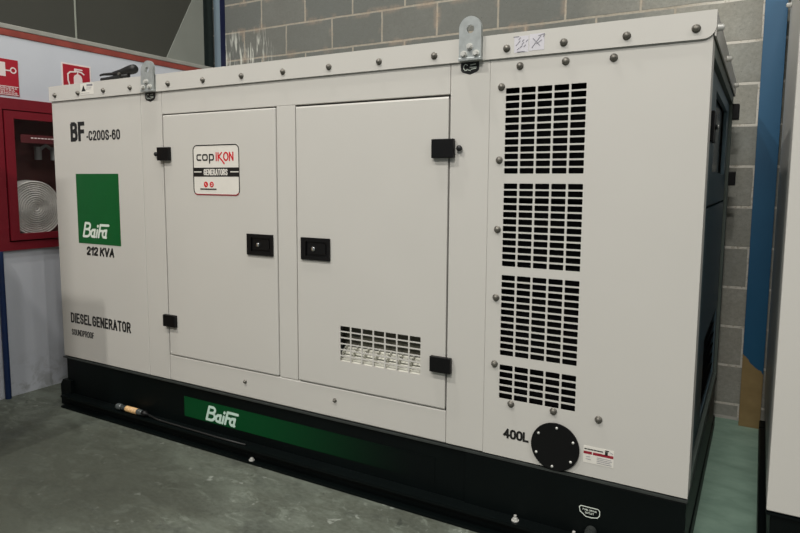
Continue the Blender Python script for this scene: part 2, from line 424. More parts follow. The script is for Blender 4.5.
# white lower left wall with the opening of the hose cabinet
CY0, CY1, CZ0, CZ1 = -.115, .66, .512, 1.258
m = MB(); m.holed(-4.0, YW, FL, 1.572, [(CY0+.02, CY1-.02, CZ0+.02, CZ1-.02)], lambda u, v, d: Vector((XW-d, u, v)), .25)
struct('wall_left', m, 'whitewall')
m = MB(); m.box(XW-.25, XW+.004, -4.0, YW-.22, 1.570, 1.604, .003)
struct('trim_1', m, 'brickred')
m = MB(); m.box(XW-.25, XW+.006, -4.0, YW-.075, 1.604, 1.628, .003)
struct('trim_2', m, 'ledge')
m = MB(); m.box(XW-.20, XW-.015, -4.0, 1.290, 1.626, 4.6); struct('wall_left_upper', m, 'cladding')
for k, yy in enumerate((-.60, .374)):
    m = MB(); m.box(XW-.016, XW-.011, yy-.004, yy+.004, 1.63, 4.6); struct('trim_%d' % (3+k), m, 'seam')
m = MB(); m.box(XW-.20, XW-.12, 1.290, YW, 1.626, 4.6); struct('wall_left_recess', m, 'recess')

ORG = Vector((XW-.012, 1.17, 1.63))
m = MB(); m.prism([(.976, 1.629), (1.289, 1.629), (1.289, 2.203)], 0, XW-.0155, XW-.0105)  # triangle of light modelled as a thin, paler plate
tag(m.build('light_patch_plate', 'light_patch'), 'triangle of light on the dark upper wall at the corner column, modelled as a pale plate', 'plate')
m = MB(); m.prism([(YW+.01, FL-.005), (YW+.01, FL+.016), (YW-.014, FL+.003), (YW-.020, FL-.005)], 0, -.3, 7.4); struct('baseboard_back', m, 'ledge')
# columns
world()
ORG = Vector((XW-.04, 1.45, 1.628))
o = MB().box(XW-.058, XW-.002, 1.432, YW, 1.628, 4.6, .002).build('steel_column', 'navy')
f = MB().box(XW-.060, XW-.003, 1.4305, 1.433, 1.629, 4.6).build('column_flange', 'slate', o)
tag(f, 'pale slate grey front face of the column'); f.location = (0, 0, 0)
tag(o, 'narrow dark blue steel column in the left corner beside the block wall', 'column')
ORG = Vector((2.963, 1.44, FL))
o = thing('steel_column', 'bright blue steel column with ochre foot between the two generators', 'column', (2.963, 1.44, FL))
m = MB(); m.box(2.920, 3.006, 1.395, 1.405, FL, 4.6, .001)
m.build('flange', 'column', o)
m = MB(); m.box(2.957, 2.969, 1.405, YW, FL, 4.6); m.build('web', 'column', o)

# ------------------------------------------------------------------ the generator
G = thing('diesel_generator', 'cream soundproof diesel generator with two doors standing on a black base', 'generator', (L/2, D/2, FL))
# --- black base
base = MB().box(.012, L-.004, .004, D-.01, -.215, -.010, .003).build('base_skid', 'black', G)
MB().box(.000, L+.001, -.006, D, -.0105, -.0045).build('top_flange', 'flange', base)
MB().box(2.162, L-.002, -.002, .01, -.205, -.014, .002).build('skirt_plate', 'black', base)
RZ = -.186
MB().prism([(-.050, FL), (.10, FL), (.10, RZ), (-.050, RZ), (-.050, RZ-.010), (-.022, RZ-.012), (-.022, FL+.012), (-.050, FL+.010)], 0, .030, L+.001, .0015).build('base_rail', 'black', base)
MB().box(-.01, L+.001, D-.10, D+.03, FL, RZ, .006).build('base_rail', 'black', base)
MB().box(L-.07, L+.001, .10, D-.10, FL, RZ, .006).build('base_rail', 'black', base)
MB().box(-.01, .06, .10, D-.10, FL, RZ, .006).build('base_rail', 'black', base)
MB().prism([(-.022, -.2475), (.06, -.2475), (.06, -.12), (-.004, -.12), (-.022, -.15)], 1, -.012, .09).build('corner_foot', 'black', base)
for bx, by, bz in ((2.345, -.026, RZ), (2.527, -.026, RZ), (1.262, -.036, FL+.011)):
    m = MB(); m.cyl((bx, by, bz), (bx, by, bz+.003), .0115); m.cyl((bx, by, bz+.003), (bx, by, bz+.010), .008, n=6, bev=.001); m.cyl((bx, by, bz+.010), (bx, by, bz+(.018 if bz == RZ else .011)), .0045)
    tag(m.build('base_bolt', 'boltbright', base), 'bright zinc bolt')
# green band and its lettering
MB().box(.843, 2.05, .0025, .0045, -.148, -.061).build('green_band', 'stripe', base)
def baifa(x0, x1, z0, z1, y, w, sl=.10):
    sx, sz = x1-x0, z1-z0
    T = lambda P: [(x0+(u+sl*(v-.0))*sx/(1+sl), z0+v*sz) for u, v in P]
    l = [T([(.03, .04), (.05, .95)]),
         T([(.05, .95)]+arc(.16, .745, .10, .205, 90, -90)+[(.05, .54)]), T([(.05, .54), (.17, .54)]+arc(.17, .29, .115, .25, 90, -90)+[(.03, .04)]),
         T(arc(.405, .28, .072, .225, 75, 285)), T([(.475, .53), (.470, .04), (.495, .04)]), T([(.475, .50), (.42, .505)]), T([(.470, .06), (.42, .055)]),
         T([(.565, .04), (.575, .50)]), T([(.572, .76), (.578, .80)]),
         T([(.655, .04), (.672, .86), (1.0, .86)]), T([(.665, .47), (.775, .47)]),
         T(arc(.872, .28, .070, .225, 75, 285)), T([(.940, .53), (.935, .04), (.962, .04)]), T([(.940, .50), (.885, .505)]), T([(.935, .06), (.885, .055)])]
    return stroke_mb(l, w, lambda u, v, d: Vector((u, y+d, v)))
tag(baifa(.970, 1.157, -.139, -.077, .0020, .0112).build('lettering', 'skidink', base), 'pale lettering on the green band')
# hexagonal fuel drain sticker and pipe below
hx = [(2.533, -.093), (2.595, -.093), (2.601, -.099), (2.601, -.116), (2.594, -.126), (2.574, -.131), (2.552, -.131), (2.530, -.115), (2.527, -.099)]
hx = [(2.565+(u-2.5645)*.80, -.109+(v+.112)*.80) for u, v in hx]
l = stroke_mb([hx+[hx[0]]], .0022, lambda u, v, d: Vector((u, -.0022+d, v)))
tag(l.build('drain_sticker', 'whiteink', base), 'white outlined hexagonal sticker')
for s_, r_ in (('FUEL DRAIN', (2.545, 2.585, -.1055, -.1005)), ('OUTLET', (2.552, 2.578, -.1145, -.1095))):
    glyphs_mb(s_, r_, .0009, lambda u, v, d: Vector((u, -.0022+d, v)), gap=.55).build('sticker_lettering', 'whiteink', base)
m = MB(); m.cyl((2.572, .0, -.165), (2.572, -.020, -.165), .016, n=20, bev=.002); m.cyl((2.572, -.02, -.165), (2.572, -.034, -.165), .013, n=6, bev=.002)
m.build('drain_plug', 'plug', base)

# --- enclosure and panels
MB().box(.004, L-.035, .07, D-.005, -.004, 1.26).build('enclosure', 'white', G)
TH = .035
def panel(name, x0, x1, z0, z1, y=0., bev=.0025, mat='white'):
    return MB().box(x0, x1, y, TH, z0, z1, bev, 2).build(name, mat, G)
endp = panel('front_panel', .0, .6320, 0., 1.25)
panel('front_post', .6335, .7625, 0., 1.25)
panel('door_header', .7645, 2.0888, 1.1365, 1.25, bev=.002)
panel('center_post', 1.3825, 1.4705, .113, 1.1365, bev=.002)
sill = panel('door_sill', .7645, 2.0888, .0, .1115, bev=.004)
panel('front_post', 2.0900, 2.2217, 0., 1.25)
# left end and rear of the body
MB().box(0., .035, TH, D, 0., 1.25, .002).build('end_panel', 'white', G)
MB().box(.035, L-.035, D-.03, D, 0., 1.25, .002).build('rear_panel', 'white', G)
# louvred panel
def vent_cells(x0, x1, z0, z1, nc, nr, gx, gz, r=.0022):
    pw, ph = (x1-x0+gx)/nc, (z1-z0+gz)/nr
    return [(round(x0+i*pw, 5), round(x0+i*pw+pw-gx, 5), round(z0+j*ph, 5), round(z0+j*ph+ph-gz, 5), r) for i in range(nc) for j in range(nr)]
vents = [(.889, 1.1425, 12), (.6065, .8595, 12), (.3265, .579, 12), (.188, .2965, 5)]
m = MB(); Y0 = 0.
m.holed(2.2225, L, 0., 1.25, [c for z0, z1, n in vents for c in vent_cells(2.2725, 2.511, z0, z1, 5, n, .0058, .0048)], front, .003)
vp = m.build('louver_panel', 'white', G)
tag(MB().box(2.24, L-.05, .05, .066, .15, 1.18).build('radiator_screen', 'dark', vp), 'black screen behind the louver slots')
m = MB()
for bx, bz in ((2.2235, 0.), ):
    m.box(2.2225, 2.2245, .003, TH, 0., 1.25); m.box(2.2225, L, .003, TH, 0., .003)
m.build('panel_flange', 'white', vp)

def bolt(x, z, parent, y=0., mat='bolt', r=.0085, axis=(0, -1, 0)):
    m = MB(); o_ = Vector((x, y, z)); a = Vector(axis)
    m.lathe([(0, .0001), (r*1.3, .0001), (r*1.3, .002), (r*1.0, .0025), (r*.97, .006), (r*.78, .009), (r*.35, .0105), (0, .0108)], o_, a, 16)
    return m.build('bolt', mat, parent)
for bx, bz in ((2.315, 1.204), (2.45, 1.206), (2.582, 1.204), (2.259, 1.147), (2.257, .930), (2.256, .719), (2.256, .507), (2.256, .296), (2.313, .176), (2.447, .178), (2.580, .178)):
    tag(bolt(bx, bz, vp), 'grey domed bolt')
for bx, bz in ((1.202, .064), (1.641, .066)):
    bolt(bx, bz, sill, r=.006)
# port cover
m = MB(); m.cyl((2.456, .0, .070), (2.456, -.009, .070), .0735, n=64, bev=.002); pc = m.build('port_cover', 'blackplastic', G)
tag(pc, 'round black cover plate with six screws')
for k in range(6):
    a = math.radians(85+60*k); x_, z_ = 2.456+.061*math.cos(a), .070+.061*math.sin(a)
    m = MB(); m.lathe([(0, 0), (.0042, 0), (.0038, .003), (0, .0035)], (x_, -.009, z_), (0, -1, 0), 12)
    tag(m.build('screw', 'boltbright', pc), 'bright screw head')

# --- doors
def door(x0, x1, z0, z1, hinge_right, lat, holes=None):
    y = -.004
    if holes:
        m = MB(); m.holed(x0, x1, z0+.013, z1-.013, holes, lambda u, v, d: Vector((u, y+d, v)), .003)
        e = .003
        m.box(x0, x0+e, y+.003, TH-.008, z0, z1); m.box(x1-e, x1, y+.003, TH-.008, z0, z1)
        for za, sg in ((z0, 1), (z1, -1)):
            m.prism([(y, za+sg*.013), (y, za+sg*.006), (y+.0018, za+sg*.0018), (y+.006, za), (TH-.008, za), (TH-.008, za+sg*.003), (y+.008, za+sg*.003), (y+.003, za+sg*.013)], 0, x0, x1)
        d = m.build('door', 'white', G)
    else:
        d = MB().box(x0, x1, y, TH-.006, z0, z1, .0058, 3).build('door', 'white', G)
    # latch: black tray with folding paddle and lock
    lx0, lx1, lz0, lz1 = lat
    m = MB(); m.holed(lx0, lx1, lz0, lz1, [(lx0+.022, lx1-.012, lz0+.014, lz1-.014)], lambda u, v, d_: Vector((u, y-.007+d_, v)), .006)
    m.prism(rrect(lx0, lx1, lz0, lz1, .003), 1, y-.0012, y)
    la = m.build('latch', 'blackplastic', d); tag(la, 'black flush paddle latch')
    m = MB(); m.prism(rrect(lx0+.030, lx1-.018, lz0+.022, lz1-.020, .008), 1, y-.0048, y-.001)
    m.build('latch_paddle', 'blackplastic', d)
    cx_ = lx0+.057; cz_ = (lz0+lz1)/2
    m = MB(); m.lathe([(0, .0), (.0085, .0), (.0085, .004), (.006, .0055), (0, .0055)], (cx_, y-.0048, cz_), (0, -1, 0), 16); m.box(cx_-.0012, cx_+.0012, y-.0108, y-.0100, cz_-.004, cz_+.004)
    tag(m.build('lock_cylinder', 'chrome', d), 'chrome lock')
    return d
def hinge(xa, xb, za, zb, pin_x, d, side):
    y = -.0045
    m = MB(); m.box(xa, xb, y-.016, y, za, zb, .002)
    tag(m.build('hinge', 'blackplastic', d), 'black block hinge')
    if pin_x is not None:
        zc = (za+zb)/2
        m = MB(); m.lathe([(0, 0), (.007, 0), (.0075, .006), (.0095, .008), (.0095, .012), (.006, .015), (0, .0155)], (pin_x, -.0003, zc), (0, -1, 0), 14)
        m.build('hinge_stop', 'rubber', d)
d1 = door(.7700, 1.3795, .1145, 1.1320, False, (1.233, 1.363, .579, .660))
hinge(.748, .818, .945, 1.000, .730, d1, 0)
hinge(.751, .824, .240, .291, None, d1, 0)
lowv = vent_cells(1.6685, 1.9945, .2185, .3475, 7, 6, .0055, .0042, .0018)
d2 = door(1.4775, 2.0860, .1145, 1.1300, True, (1.498, 1.627, .578, .659), lowv)
hinge(2.034, 2.111, .938, .998, 2.127, d2, 1)
hinge(2.036, 2.111, .242, .294, None, d2, 1)
# pale folded baffle seen through the low slots
m = MB()
m.prism([(.0, .2155), (.050, .262), (.052, .260), (.002, .2135)], 0, 1.655, 2.005)
for k in range(8):
    x_ = 1.668+k*.0468-.003; m.prism([(.010, .230), (.044, .264), (.044, .272), (.010, .250)], 0, x_, x_+.004)
tag(m.build('baffle', 'foam', d2), 'pale folded baffle behind the slots')
tag(MB().box(1.64, 2.02, .055, .066, .19, .38).build('vent_lining', 'lining', d2), 'dark lining behind the slots')

# --- roof lid
lz0, ly = 1.2300, -.007
m = MB(); lid = None
m.box(-.0068, L+.0068, ly+.0035, D+.01, 1.285, H-.0005, .001)
r = .030
P = [(-.007, lz0), (L+.007-r, lz0)]+[(L+.007-r+r*math.sin(math.radians(a)), lz0+r-r*math.cos(math.radians(a))) for a in range(15, 91, 15)]+[(L+.007, H), (-.007, H)]
m.prism(P, 1, ly, ly+.004)
lid = m.build('roof_lid', 'white', G)
for xx in (-.007, L+.003):
    MB().box(xx, xx+.004, ly+.004, D+.01, 1.236, 1.287).build('lid_lip', 'white', lid)
MB().box(-.003, L+.003, D+.006, D+.010, 1.236, 1.287).build('lid_lip', 'white', lid)
for bx in (.030, .206, .389, .569, .807, 1.008, 1.213, 1.416, 1.622, 1.827, 2.032, 2.273, 2.443, 2.614, 2.785):
    tag(bolt(bx+.012*(1-bx/2.8), 1.2572, lid, ly), 'dark domed bolt')
for by in (.03, .50, 1.13):
    m = MB(); m.lathe([(0, 0), (.010, 0), (.010, .003), (.0085, .004), (.0085, .013), (.004, .016), (0, .016)], (L+.007, by, 1.262), (1, 0, 0), 14)
    tag(m.build('bolt', 'boltbright', lid), 'bright bolt on the side lip')
for by in (.25, .75, 1.15):
    m = MB(); m.lathe([(0, 0), (.010, 0), (.010, .003), (.0085, .004), (.0085, .013), (.004, .016), (0, .016)], (-.007, by, 1.262), (-1, 0, 0), 14)
    m.build('bolt', 'boltbright', lid)
# pictogram stickers on the lip
FY = ly-.0006
st = MB(); st.box(2.298, 2.3415, FY, ly, 1.2415, 1.288); st.box(2.344, 2.388, FY, ly, 1.2435, 1.290)
pst = tag(st.build('pictogram_sticker', 'lilac', lid), 'pair of pale lilac pictogram squares')
pl = lambda u, v, d: Vector((u, FY+d, v))
lines = []
for k in range(9):
    a, rr = k*2.4, .006+.0016*k; u, v = 2.318+rr*math.cos(a), 1.266+rr*.95*math.sin(a)
    lines.append([(u-.002, v-.002), (u+.003, v+.003)])
lines += [[(2.296, 1.287), (2.312, 1.287)], [(2.308, 1.2435), (2.33, 1.2435)]]
lines += [[(2.352, 1.252), (2.378, 1.283)], [(2.355, 1.277), (2.375, 1.256)], [(2.371, 1.284), (2.388, 1.2875)], [(2.366, 1.262), (2.380, 1.271)], [(2.385, 1.279), (2.389, 1.286)]]
stroke_mb(lines, .0022, pl).build('pictogram', 'greyink', lid)
st = MB(); st.box(.236, .330, FY, ly, 1.247, 1.296); tag(st.build('warning_sticker', 'sticker', lid), 'small pale warning sticker')
m = MB(); m.prism([(.243, 1.262), (.275, 1.262), (.259, 1.288)], 1, FY-.0004, FY); m.build('warning_triangle', 'ink', lid)
m = MB(); m.box(.282, .324, FY-.0004, FY, 1.283, 1.292); m.build('warning_heading', 'greyink', lid)
stroke_mb([[(.278, 1.276), (.316, 1.276)], [(.278, 1.270), (.312, 1.270)], [(.240, 1.254), (.30, 1.254)]], .0012, pl).build('warning_lines', 'greyink', lid)

# --- lifting lugs
def lug(xc, w, zt, lean=0.):
    y0, y1 = ly-.016, ly-.004
    r_ = w/2; zb = 1.235; zc = zt-r_
    hole = arc(xc+.001, zc-.002, .0125, .0125, 0, 360, 20)[:-1]
    out = [(xc-r_, zb), (xc+r_, zb), (xc+r_, zc)]+arc(xc, zc, r_, r_, 0, 180, 18)[1:]
    b = bmesh.new()
    for yy in (y0, y1):
        vo = [b.verts.new((u, yy, v)) for u, v in out]; vi = [b.verts.new((u, yy, v)) for u, v in hole]
        eo = [b.edges.new((vo[i], vo[(i+1) % len(vo)])) for i in range(len(vo))]; ei = [b.edges.new((vi[i], vi[(i+1) % len(vi)])) for i in range(len(vi))]
        bmesh.ops.triangle_fill(b, use_beauty=True, edges=eo+ei)
        if yy == y0: k0 = (vo, vi)
        else: k1 = (vo, vi)
    for A, B in zip(k0, k1):
        for i in range(len(A)): b.faces.new((A[i], A[(i+1) % len(A)], B[(i+1) % len(A)], B[i]))
    bmesh.ops.recalc_face_normals(b, faces=list(b.faces))
    # top half bends back a little
    for v in b.verts:
        if v.co.z > 1.30: v.co.y += (v.co.z-1.30)*lean
    m = MB(); m.merge(b)
    m.box(xc-r_, xc+r_, y1-.002, ly, zb, 1.2995)
    m.box(xc-r_-.001, xc+r_+.001, y0-.004, ly, zb-.006, zb+.004, .002)
    lg = m.build('lifting_lug', 'galv', G); tag(lg, 'galvanised lifting lug with a round eye')
    for dx, dz in ((0, .035), (-.019, .014), (.021, .014)):
        m = MB(); c = Vector((xc+dx, y0, zb+dz))
        m.cyl(c, c+Vector((0, -.003, 0)), .0105, n=20); m.cyl(c+Vector((0, -.003, 0)), c+Vector((0, -.012, 0)), .0082, n=6, bev=.0012)
        m.build('lug_bolt', 'boltbright', lg)
    # black shield sticker under the lug
    sx = xc-.008; Z = 1.229; Y = -.0008
    m = MB(); m.prism([(sx-.030, Z), (sx+.030, Z), (sx+.030, Z-.024), (sx+.024, Z-.030), (sx, Z-.0375), (sx-.024, Z-.030), (sx-.030, Z-.024)], 1, Y, 0.)
    sk = m.build('hazard_sticker', 'ink', G); tag(sk, 'black shield sticker with pale marks below the lug')
    pk = lambda u, v, d: Vector((u, Y+d, v))
    stroke_mb([arc(sx-.014, Z-.015, .007, .009, 40, 320), [(sx-.016, Z-.024), (sx-.010, Z-.024)], [(sx+.002, Z-.009), (sx+.018, Z-.007)], [(sx+.0, Z-.016), (sx+.021, Z-.016)], [(sx+.004, Z-.022), (sx+.020, Z-.020)], [(sx-.006, Z-.023), (sx+.002, Z-.026)]], .0022, pk).build('sticker_mark', 'whiteink', sk)
lug(2.163, .072, 1.360, .0)
lug(.704, .074, 1.358, .12)

# --- lettering on the front
YF = -.0003
def word(t, rect, w, parent=None, **kw):
    return glyphs_mb(t, rect, w, lambda u, v, d: Vector((u, d, v)), **kw).build('lettering', 'ink', parent or endp)
word('BF', (.136, .242, 1.040, 1.129), .0185, gap=.62)
word('-C200S-60', (.254, .491, 1.041, 1.086), .0082, gap=.62)
m = MB(); m.box(.161, .468, -.0008, 0., .567, .891); tag(m.build('green_panel', 'green', endp), 'square green vinyl panel')
tag(baifa(.194, .389, .598, .666, -.0009, .0112, .10).build('logo_lettering', 'whiteink', endp), 'white lettering on the green panel')
word('212 KVA', (.215, .421, .512, .5535), .0098, shear=.14, gap=.50)
word('DIESEL GENERATOR', (.069, .512, .173, .223), .0092, gap=.66, space=.30)
word('SOUNDPROOF', (.0715, .243, .112, .1425), .0046, gap=.55)
word('400L', (2.2905, 2.3725, .0625, .0935), .0068, vp, gap=.5)
# dealer sticker on the left door
YD = -.0046
cs = MB(); cs.prism(rrect(.944, 1.199, .804, 1.006, .022), 1, YD, -.004); cs = cs.build('dealer_sticker', 'sticker', d1)
tag(cs, 'rounded pale dealer sticker with red and black lettering')
pd = lambda u, v, d: Vector((u, YD-.0002+d, v))
R = rrect(.947, 1.196, .807, 1.003, .020)
stroke_mb([R[8:20]+[R[20]], R[20:]+R[:1]] if False else [R[3:]], .0042, pd).build('sticker_border', 'ink', d1)
tag(stroke_mb([R[21:]+R[:4]], .0046, lambda u, v, d: Vector((u, YD-.0004+d, v))).build('sticker_border', 'maroon', d1), 'dark red lower border')
k = .0058
def rr_c(x0, x1, z0, z1): return rrect(x0, x1, z0, z1, .008)
cop = [[(.990, .9655), (.973, .9655), (.969, .961), (.969, .949), (.973, .9445), (.990, .9445)],
       [(1.005, .9655), (1.022, .9655), (1.026, .961), (1.026, .949), (1.022, .9445), (1.005, .9445), (1.001, .949), (1.001, .961), (1.005, .9655)],
       [(1.0385, .933), (1.0385, .9655), (1.056, .9655), (1.060, .961), (1.060, .949), (1.056, .9445), (1.0385, .9445)]]
stroke_mb(cop, k, pd).build('lettering', 'ink', d1)
ik = [[(1.0755, .942), (1.0755, .9725)], [(1.086, .942), (1.086, .9725)], [(1.105, .9725), (1.088, .958), (1.106, .942), (1.118, .930)],
      arc(1.1275, .9575, .0115, .015, 0, 360, 16), [(1.147, .942), (1.147, .9725), (1.165, .942), (1.165, .9725)]]
tag(stroke_mb(ik, k, pd).build('lettering', 'red', d1), 'red lettering')
m = MB(); m.box(.947, 1.196, YD-.0004, YD, .8785, .9145); m.build('sticker_band', 'ink', d1)
yb = YD-.0005
glyphs_mb('GENERATORS', (1.005, 1.135, .884, .909), .0042, lambda u, v, d: Vector((u, YD-.0004+d, v)), gap=.6).build('lettering', 'sticker', d1)
for a_, b_ in ((.950, .992), (1.150, 1.194)): MB().box(a_, b_, yb-.0003, yb, .8955, .8995).build('band_line', 'sticker', d1)
for cx_, mk in ((1.015, [[(1.012, .852), (1.018, .8435)]]), (1.047, [[(1.044, .852), (1.050, .852), (1.050, .8435), (1.044, .8435)]])):
    tag(MB().cyl((cx_, YD, .8475), (cx_, YD-.0004, .8475), .0115, n=24).build('sticker_icon', 'red', d1), 'red round icon')
    stroke_mb(mk, .0022, lambda u, v, d: Vector((u, YD-.0005+d, v))).build('icon_mark', 'sticker', d1)
stroke_mb([[(.985+.010*i, .829), (.991+.010*i, .829)] for i in range(9)], .005, pd).build('fine_print', 'ink', d1)
# red and white instruction label by the port
il = MB().box(2.540, 2.627, -.0007, 0., .0415, .0925).build('instruction_label', 'sticker', vp); tag(il, 'small white label with a dark red band')
pi_ = lambda u, v, d: Vector((u, -.0008+d, v))
m = MB(); m.box(2.541, 2.565, -.0011, -.0007, .0685, .0765); m.box(2.568, 2.626, -.0011, -.0007, .0685, .0765); m.build('label_band', 'maroon', il)
m = MB(); m.box(2.602, 2.610, -.0012, -.0007, .0745, .0855); m.build('label_mark', 'ink', il)
stroke_mb([[(2.544+.009*i, .0835), (2.550+.009*i, .0835)] for i in range(6)]+[[(2.603, .0885), (2.612, .0885)]], .0030, pi_).build('label_heading', 'ink', il)
stroke_mb([[(2.549, .060), (2.560, .0605)], [(2.548, .053), (2.562, .053)], [(2.580, .0625), (2.620, .0625)], [(2.580, .0575), (2.622, .0575)], [(2.580, .0525), (2.618, .0525)], [(2.580, .047), (2.622, .047)], [(2.616, .086), (2.624, .083)]], .0013, pi_).build('label_lines', 'greyink', il)

# --- right-hand end of the enclosure
XE = L-.012
side = lambda u, v, d: Vector((XE-d, u, v))
m = MB(); m.box(L-.035, L, TH-.032, .075, 0., 1.25, .002); m.build('corner_post', 'white', G)
m = MB(); m.box(L-.035, L, D-.05, D, 0., 1.25, .002); m.box(L-.035, L, .075, D-.05, 1.20, 1.25); m.box(L-.035, L, .075, D-.05, 0., .03)
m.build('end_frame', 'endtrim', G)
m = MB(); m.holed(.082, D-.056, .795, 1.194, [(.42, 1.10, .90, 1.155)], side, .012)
ud = m.build('end_door', 'end_shade', G); tag(ud, 'end door with a recessed window, its shade painted in as blue grey')
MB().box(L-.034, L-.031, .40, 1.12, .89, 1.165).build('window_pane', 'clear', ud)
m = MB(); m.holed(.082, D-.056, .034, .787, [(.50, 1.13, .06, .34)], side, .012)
ld = m.build('lower_end_panel', 'end_shade', G)
m = MB()
for i in range(6):
    z_ = .07+i*.045; m.prism([(L-.033, z_), (L-.014, z_+.03), (L-.014, z_+.034), (L-.033, z_+.004)], 1, .50, 1.13)
m.build('louver_slat', 'black', ld)
for z0_, z1_ in ((1.135, 1.20), (.855, .915)):
    tag(MB().box(L-.012, L+.026, 1.235, 1.295, z0_, z1_, .003).build('hinge', 'blackplastic', ud), 'black block hinge')
m = MB(); m.box(XE, XE+.010, .24, .335, .985, 1.075, .003); m.lathe([(0, 0), (.008, 0), (.008, .004), (0, .005)], (XE+.010, .294, 1.03), (1, 0, 0), 12)
m.build('latch', 'blackplastic', ud)
m = MB(); m.lathe([(0, 0), (.007, 0), (.007, .004), (0, .005)], (XE+.0155, .294, 1.03), (1, 0, 0), 12); tag(m.build('lock_cylinder', 'chrome', ud), 'chrome lock')

# --- the neighbouring machine of the same kind, of which only its left edge is in view
X2, Y2, H2 = 3.013, .043, 1.66
G2 = thing('diesel_generator', 'taller cream generator cut off by the right edge, beyond the blue column', 'generator', (X2+1.5, Y2+.65, FL))
b2 = MB().box(X2+.010, X2+3.0, Y2+.004, Y2+1.27, FL+.05, -.010, .003).build('base_skid', 'black', G2)
MB().box(X2, X2+3.01, Y2-.003, Y2+1.28, -.010, -.004).build('top_flange', 'black', b2)
MB().prism([(Y2-.050, FL), (Y2+.10, FL), (Y2+.10, RZ), (Y2-.050, RZ), (Y2-.050, RZ-.010), (Y2-.022, RZ-.012), (Y2-.022, FL+.012), (Y2-.050, FL+.010)], 0, X2-.01, X2+3.01, .0015).build('base_rail', 'black', b2)
MB().box(X2-.012, X2+.06, Y2+.10, Y2+1.2, FL, RZ, .006).build('base_rail', 'black', b2)
MB().box(X2-.012, X2+3.01, Y2+1.2, Y2+1.3, FL, RZ, .006).build('base_rail', 'black', b2)
MB().box(X2+.0, X2+.70, Y2, Y2+.035, 0., H2-.04, .0025).build('front_panel', 'white', G2)
MB().box(X2+.702, X2+3.0, Y2, Y2+.035, 0., H2-.04, .0025).build('front_panel', 'white', G2)
e2 = MB().box(X2, X2+.035, Y2+.036, Y2+1.26, 0., H2-.04, .0025).build('end_panel', 'white', G2)
MB().box(X2+.036, X2+2.96, Y2+.036, Y2+1.26, -.004, H2-.04).build('enclosure', 'white', G2)
MB().box(X2-.010, X2+3.01, Y2-.010, Y2+1.29, H2-.045, H2+.03, .003).build('roof_lid', 'white', G2)
for yy, zz in ((1.08, 1.545), (.62, 1.545)):
    m = MB(); m.lathe([(0, 0), (.010, 0), (.010, .003), (.0085, .004), (.0085, .016), (.004, .019), (0, .019)], (X2, yy, zz), (-1, 0, 0), 14)
    tag(m.build('bolt', 'boltbright', e2), 'bright bolt on the side panel')

# ------------------------------------------------------------------ things on and around it
# black hand clamp on the roof lid
c = thing('hand_clamp', 'black hand clamp lying on the left end of the generator roof', 'clamp', (.47, .045, H))
m = MB(); m.tube([(.352, .02, 1.310), (.40, .022, 1.311), (.47, .024, 1.314), (.53, .026, 1.317)], [.008, .0095, .0105, .009], 12)
m.build('lower_jaw', 'rubber', c)
m = MB(); m.tube([(.343, .02, 1.330), (.365, .022, 1.333), (.42, .024, 1.331), (.48, .026, 1.329)], [.0045, .0055, .007, .009], 12)
m.build('upper_jaw', 'rubber', c)
m = MB(); m.tube([(.43, .024, 1.331), (.48, .027, 1.334), (.52, .030, 1.339), (.545, .032, 1.342), (.560, .033, 1.343), (.572, .033, 1.343)], [.009, .014, .0185, .0205, .0195, .011], 14)
m.build('handle', 'rubber', c)
m = MB(); m.cyl((.485, .008, 1.325), (.485, .042, 1.325), .006, n=16); tag(m.build('pivot', 'bolt', c), 'grey metal pivot')

# small tube with orange label on the base rail
c = thing('drain_tube', 'smoky tube with orange label lying on the black base rail, left end', 'tube', (.535, -.030, RZ))
rt = .0125; zc = RZ+rt+.003; yc = -.030
m = MB(); m.lathe([(0, 0), (rt, 0), (rt, .135), (rt*.8, .140), (0, .140)], (.470, yc, zc), (1, 0, 0), 18); m.build('tube_body', 'clear', c)
m = MB(); m.lathe([(rt+.0008, 0), (rt+.0008, .075), (rt, .0751), (rt, -.0001)], (.502, yc, zc), (1, 0, 0), 18); tag(m.build('tube_label', 'brass', c), 'yellow and orange label')
m = MB(); m.lathe([(0, 0), (rt+.001, 0), (rt+.002, .01), (rt+.001, .030), (rt*.6, .034), (0, .034)], (.437, yc, zc), (1, 0, 0), 18); m.build('tube_cap', 'clear', c)
m = MB(); m.lathe([(0, 0), (rt+.0015, 0), (rt+.0015, .018), (rt*.7, .021), (rt*.5, .032), (0, .032)], (.613, yc, zc), (1, 0, 0), 18); m.build('tube_end_fitting', 'blackplastic', c)
m = MB(); m.tube([(.640, yc, zc), (.715, yc-.004, RZ+.006), (.9, yc-.005, RZ+.0045), (1.10, yc-.008, RZ+.0045), (1.23, yc-.004, RZ+.0045)], .004, 8); tag(m.build('tube_lead', 'rubber', c), 'thin dark lead running along the rail')

# fire hose cabinet
c = thing('fire_hose_cabinet', 'red glazed fire hose cabinet set in the white wall behind the generator', 'fire cabinet', (XW, .27, CZ0))
wl = lambda u, v, d: Vector((XW+.012-d, u, v))
m = MB(); m.holed(CY0-.03, CY1+.03, CZ0-.007, CZ1+.008, [(CY0+.06, CY1-.02, CZ0+.035, CZ1-.048)], wl, .012); m.build('frame', 'hosecab', c)
m = MB()
for a in ((CY0+.022, CY1-.022, CZ0+.022, CZ0+.026), (CY0+.022, CY1-.022, CZ1-.026, CZ1-.022), (CY0+.022, CY0+.026, CZ0+.022, CZ1-.022), (CY1-.026, CY1-.022, CZ0+.022, CZ1-.022)):
    m.box(XW-.19, XW-.001, a[0], a[1], a[2], a[3])
m.box(XW-.194, XW-.19, CY0+.022, CY1-.022, CZ0+.022, CZ1-.022); m.build('cabinet_body', 'cabin', c)
wl2 = lambda u, v, d: Vector((XW+.017-d, u, v))
